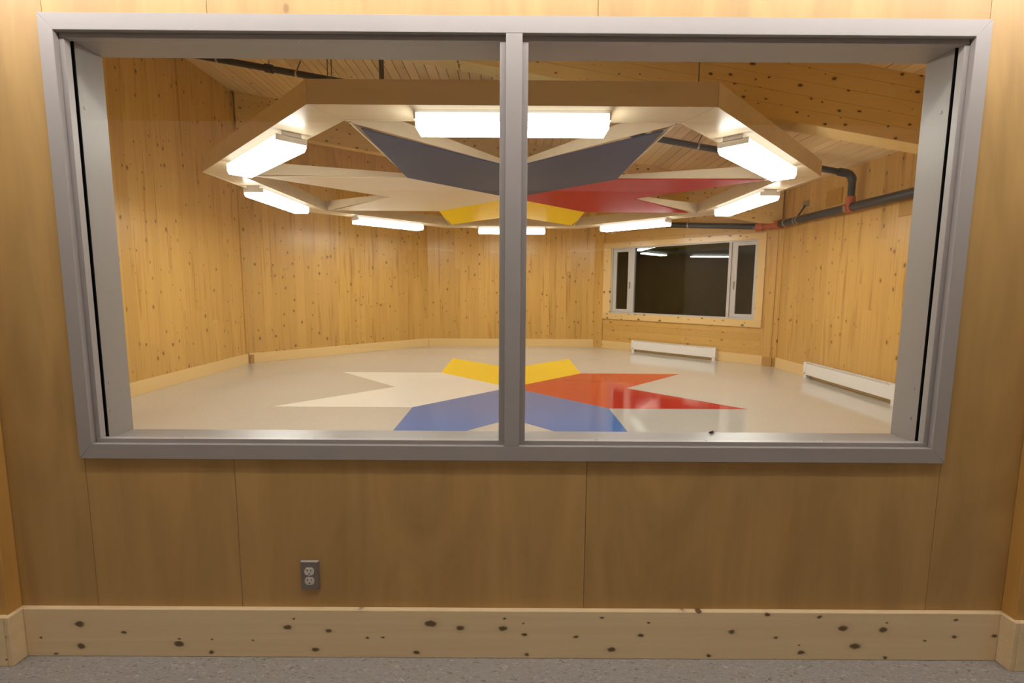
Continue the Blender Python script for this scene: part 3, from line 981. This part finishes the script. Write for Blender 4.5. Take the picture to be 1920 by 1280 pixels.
# ================================================================== baseboard heaters
def heater(ang, tc, half, label):
    base = wp(ang, tc, 0.0232, 0)
    r = thing('baseboard_heater', label, 'heater', base, R_(ang + 90), 'baseboard heaters')
    # local: x = along wall (counter-clockwise), y = into the room, z up
    z0, z1, d_ = 0.062, 0.262, 0.085
    c = MB()
    c.box(-half, half, d_ - .006, d_, z0, z1 - .018)                                        # front plate
    c.box(-half, half, 0, .006, z0, z1)                                                      # back plate
    c.box(-half, half, d_ - .046, d_ - .034, z1 - .004, z1)                                  # upper lip
    c.build('cover', 'heater_white', r, bevel=.002)
    MB().box(-half + .03, half - .03, .008, d_ - .010, z1 - .05, z1 - .034).build('fin_element', 'heater_fin', r)
    n = int(half * 2 / .045)
    gr = MB()
    for i in range(n + 1):
        t = -half + .01 + (2 * half - .02) * i / n
        gr.loft([(t - .009, d_ - .006, z1 - .018), (t + .009, d_ - .006, z1 - .018), (t + .009, d_ - .001, z1 - .018), (t - .009, d_ - .001, z1 - .018)],
                [(t - .009, d_ - .040, z1 - .002), (t + .009, d_ - .040, z1 - .002), (t + .009, d_ - .035, z1 - .002), (t - .009, d_ - .035, z1 - .002)])
        gr.box(t - .009, t + .009, .006, d_ - .040, z1 - .005, z1 - .001)
    g = gr.build('grille', 'heater_white', r)
    g['kind'] = 'stuff'
    for s in (-1, 1):
        xx = s * half
        MB().box(min(xx, xx - s * .075), max(xx, xx - s * .075), .001, d_ + .003, z0 - .002, z1 + .002).build('end_cap', 'heater_white', r, bevel=.004)
        MB().box(min(xx - s * .012, xx - s * .072), max(xx - s * .012, xx - s * .072), .005, d_ - .008, 0, z0 - .002).build('foot', 'heater_white', r)
    MB().box(half - .06, half - .02, d_ + .003, d_ + .0045, z0 + .01, z0 + .035).build('rating_plate', 'steel', r)
heater(45, -0.042, 0.965, 'white electric baseboard heater below the dark night window')
heater(0, -0.015, 0.955, 'white electric baseboard heater on the right wall, partly hidden by the window jamb')

# ================================================================== wall outlet in the plywood below the window
ox, oz = -0.777, 0.3325
out = thing('wall_outlet', 'double power outlet with steel cover plate in the plywood below the window', 'outlet', (ox, -0.0003, oz))
pw, ph = .0365, .061
MB().loft([(-pw, 0, -ph), (pw, 0, -ph), (pw, 0, ph), (-pw, 0, ph)],
          [(-pw + .004, -.008, -ph + .004), (pw - .004, -.008, -ph + .004), (pw - .004, -.008, ph - .004), (-pw + .004, -.008, ph - .004)]
          ).build('cover_plate', 'plate_steel', out, bevel=.001)
for dz in (.0195, -.0195):
    pts = []
    for k in range(32):
        a = 2 * math.pi * k / 32
        pts.append((.0185 * math.cos(a), -.0082, dz + max(-.0148, min(.0148, .0185 * math.sin(a)))))
    rc = MB().ext(pts, (0, -.003, 0)).build('receptacle', 'ivory', out)
    for bx, h_ in ((-.0068, .0050), (.0068, .0040)):
        MB().box(bx - .0013, bx + .0013, -.0116, -.0113, dz + .003 - h_ * .5 + .001, dz + .003 + h_ + .001).build('slot', 'slot_dark', rc)
    MB().box(-.011, -.0068, -.0116, -.0113, dz + .0045, dz + .0066).build('slot', 'slot_dark', rc)
    gpts = [(.0026 * math.cos(2 * math.pi * k / 12), -.0113, dz - .0085 + .0028 * math.sin(2 * math.pi * k / 12)) for k in range(12)]
    MB().ext(gpts, (0, -.0003, 0)).build('ground_hole', 'slot_dark', rc)
MB().tube((0, -.008, 0), (0, -.0095, 0), .0035, 10).build('screw', 'steel', out)

# ================================================================== dead fly on the sill
fly = thing('insect', 'small dead black insect on the window sill', 'insect', (0.842, 0.19, JZ0), 0.5)
b_ = MB().ball((0, 0, .006), .006, 10, (1.6, .9, .9)).build('body', 'insect_black', fly, smooth=True)
MB().ball((-.012, 0, .006), .0042, 8).build('head', 'insect_black', fly, smooth=True)
for s in (-1, 1):
    MB().loft([(-.004, s * .002, .010), (.016, s * .010, .009), (.016, s * .003, .009)],
              [(-.004, s * .002, .0105), (.016, s * .010, .0095), (.016, s * .003, .0095)]).build('wing', 'insect_black', fly)
    for k in (-.006, 0, .006):
        MB().tube((k, s * .003, .005), (k * 1.6, s * .010, .0006), .0007, 5).build('leg', 'insect_black', fly)
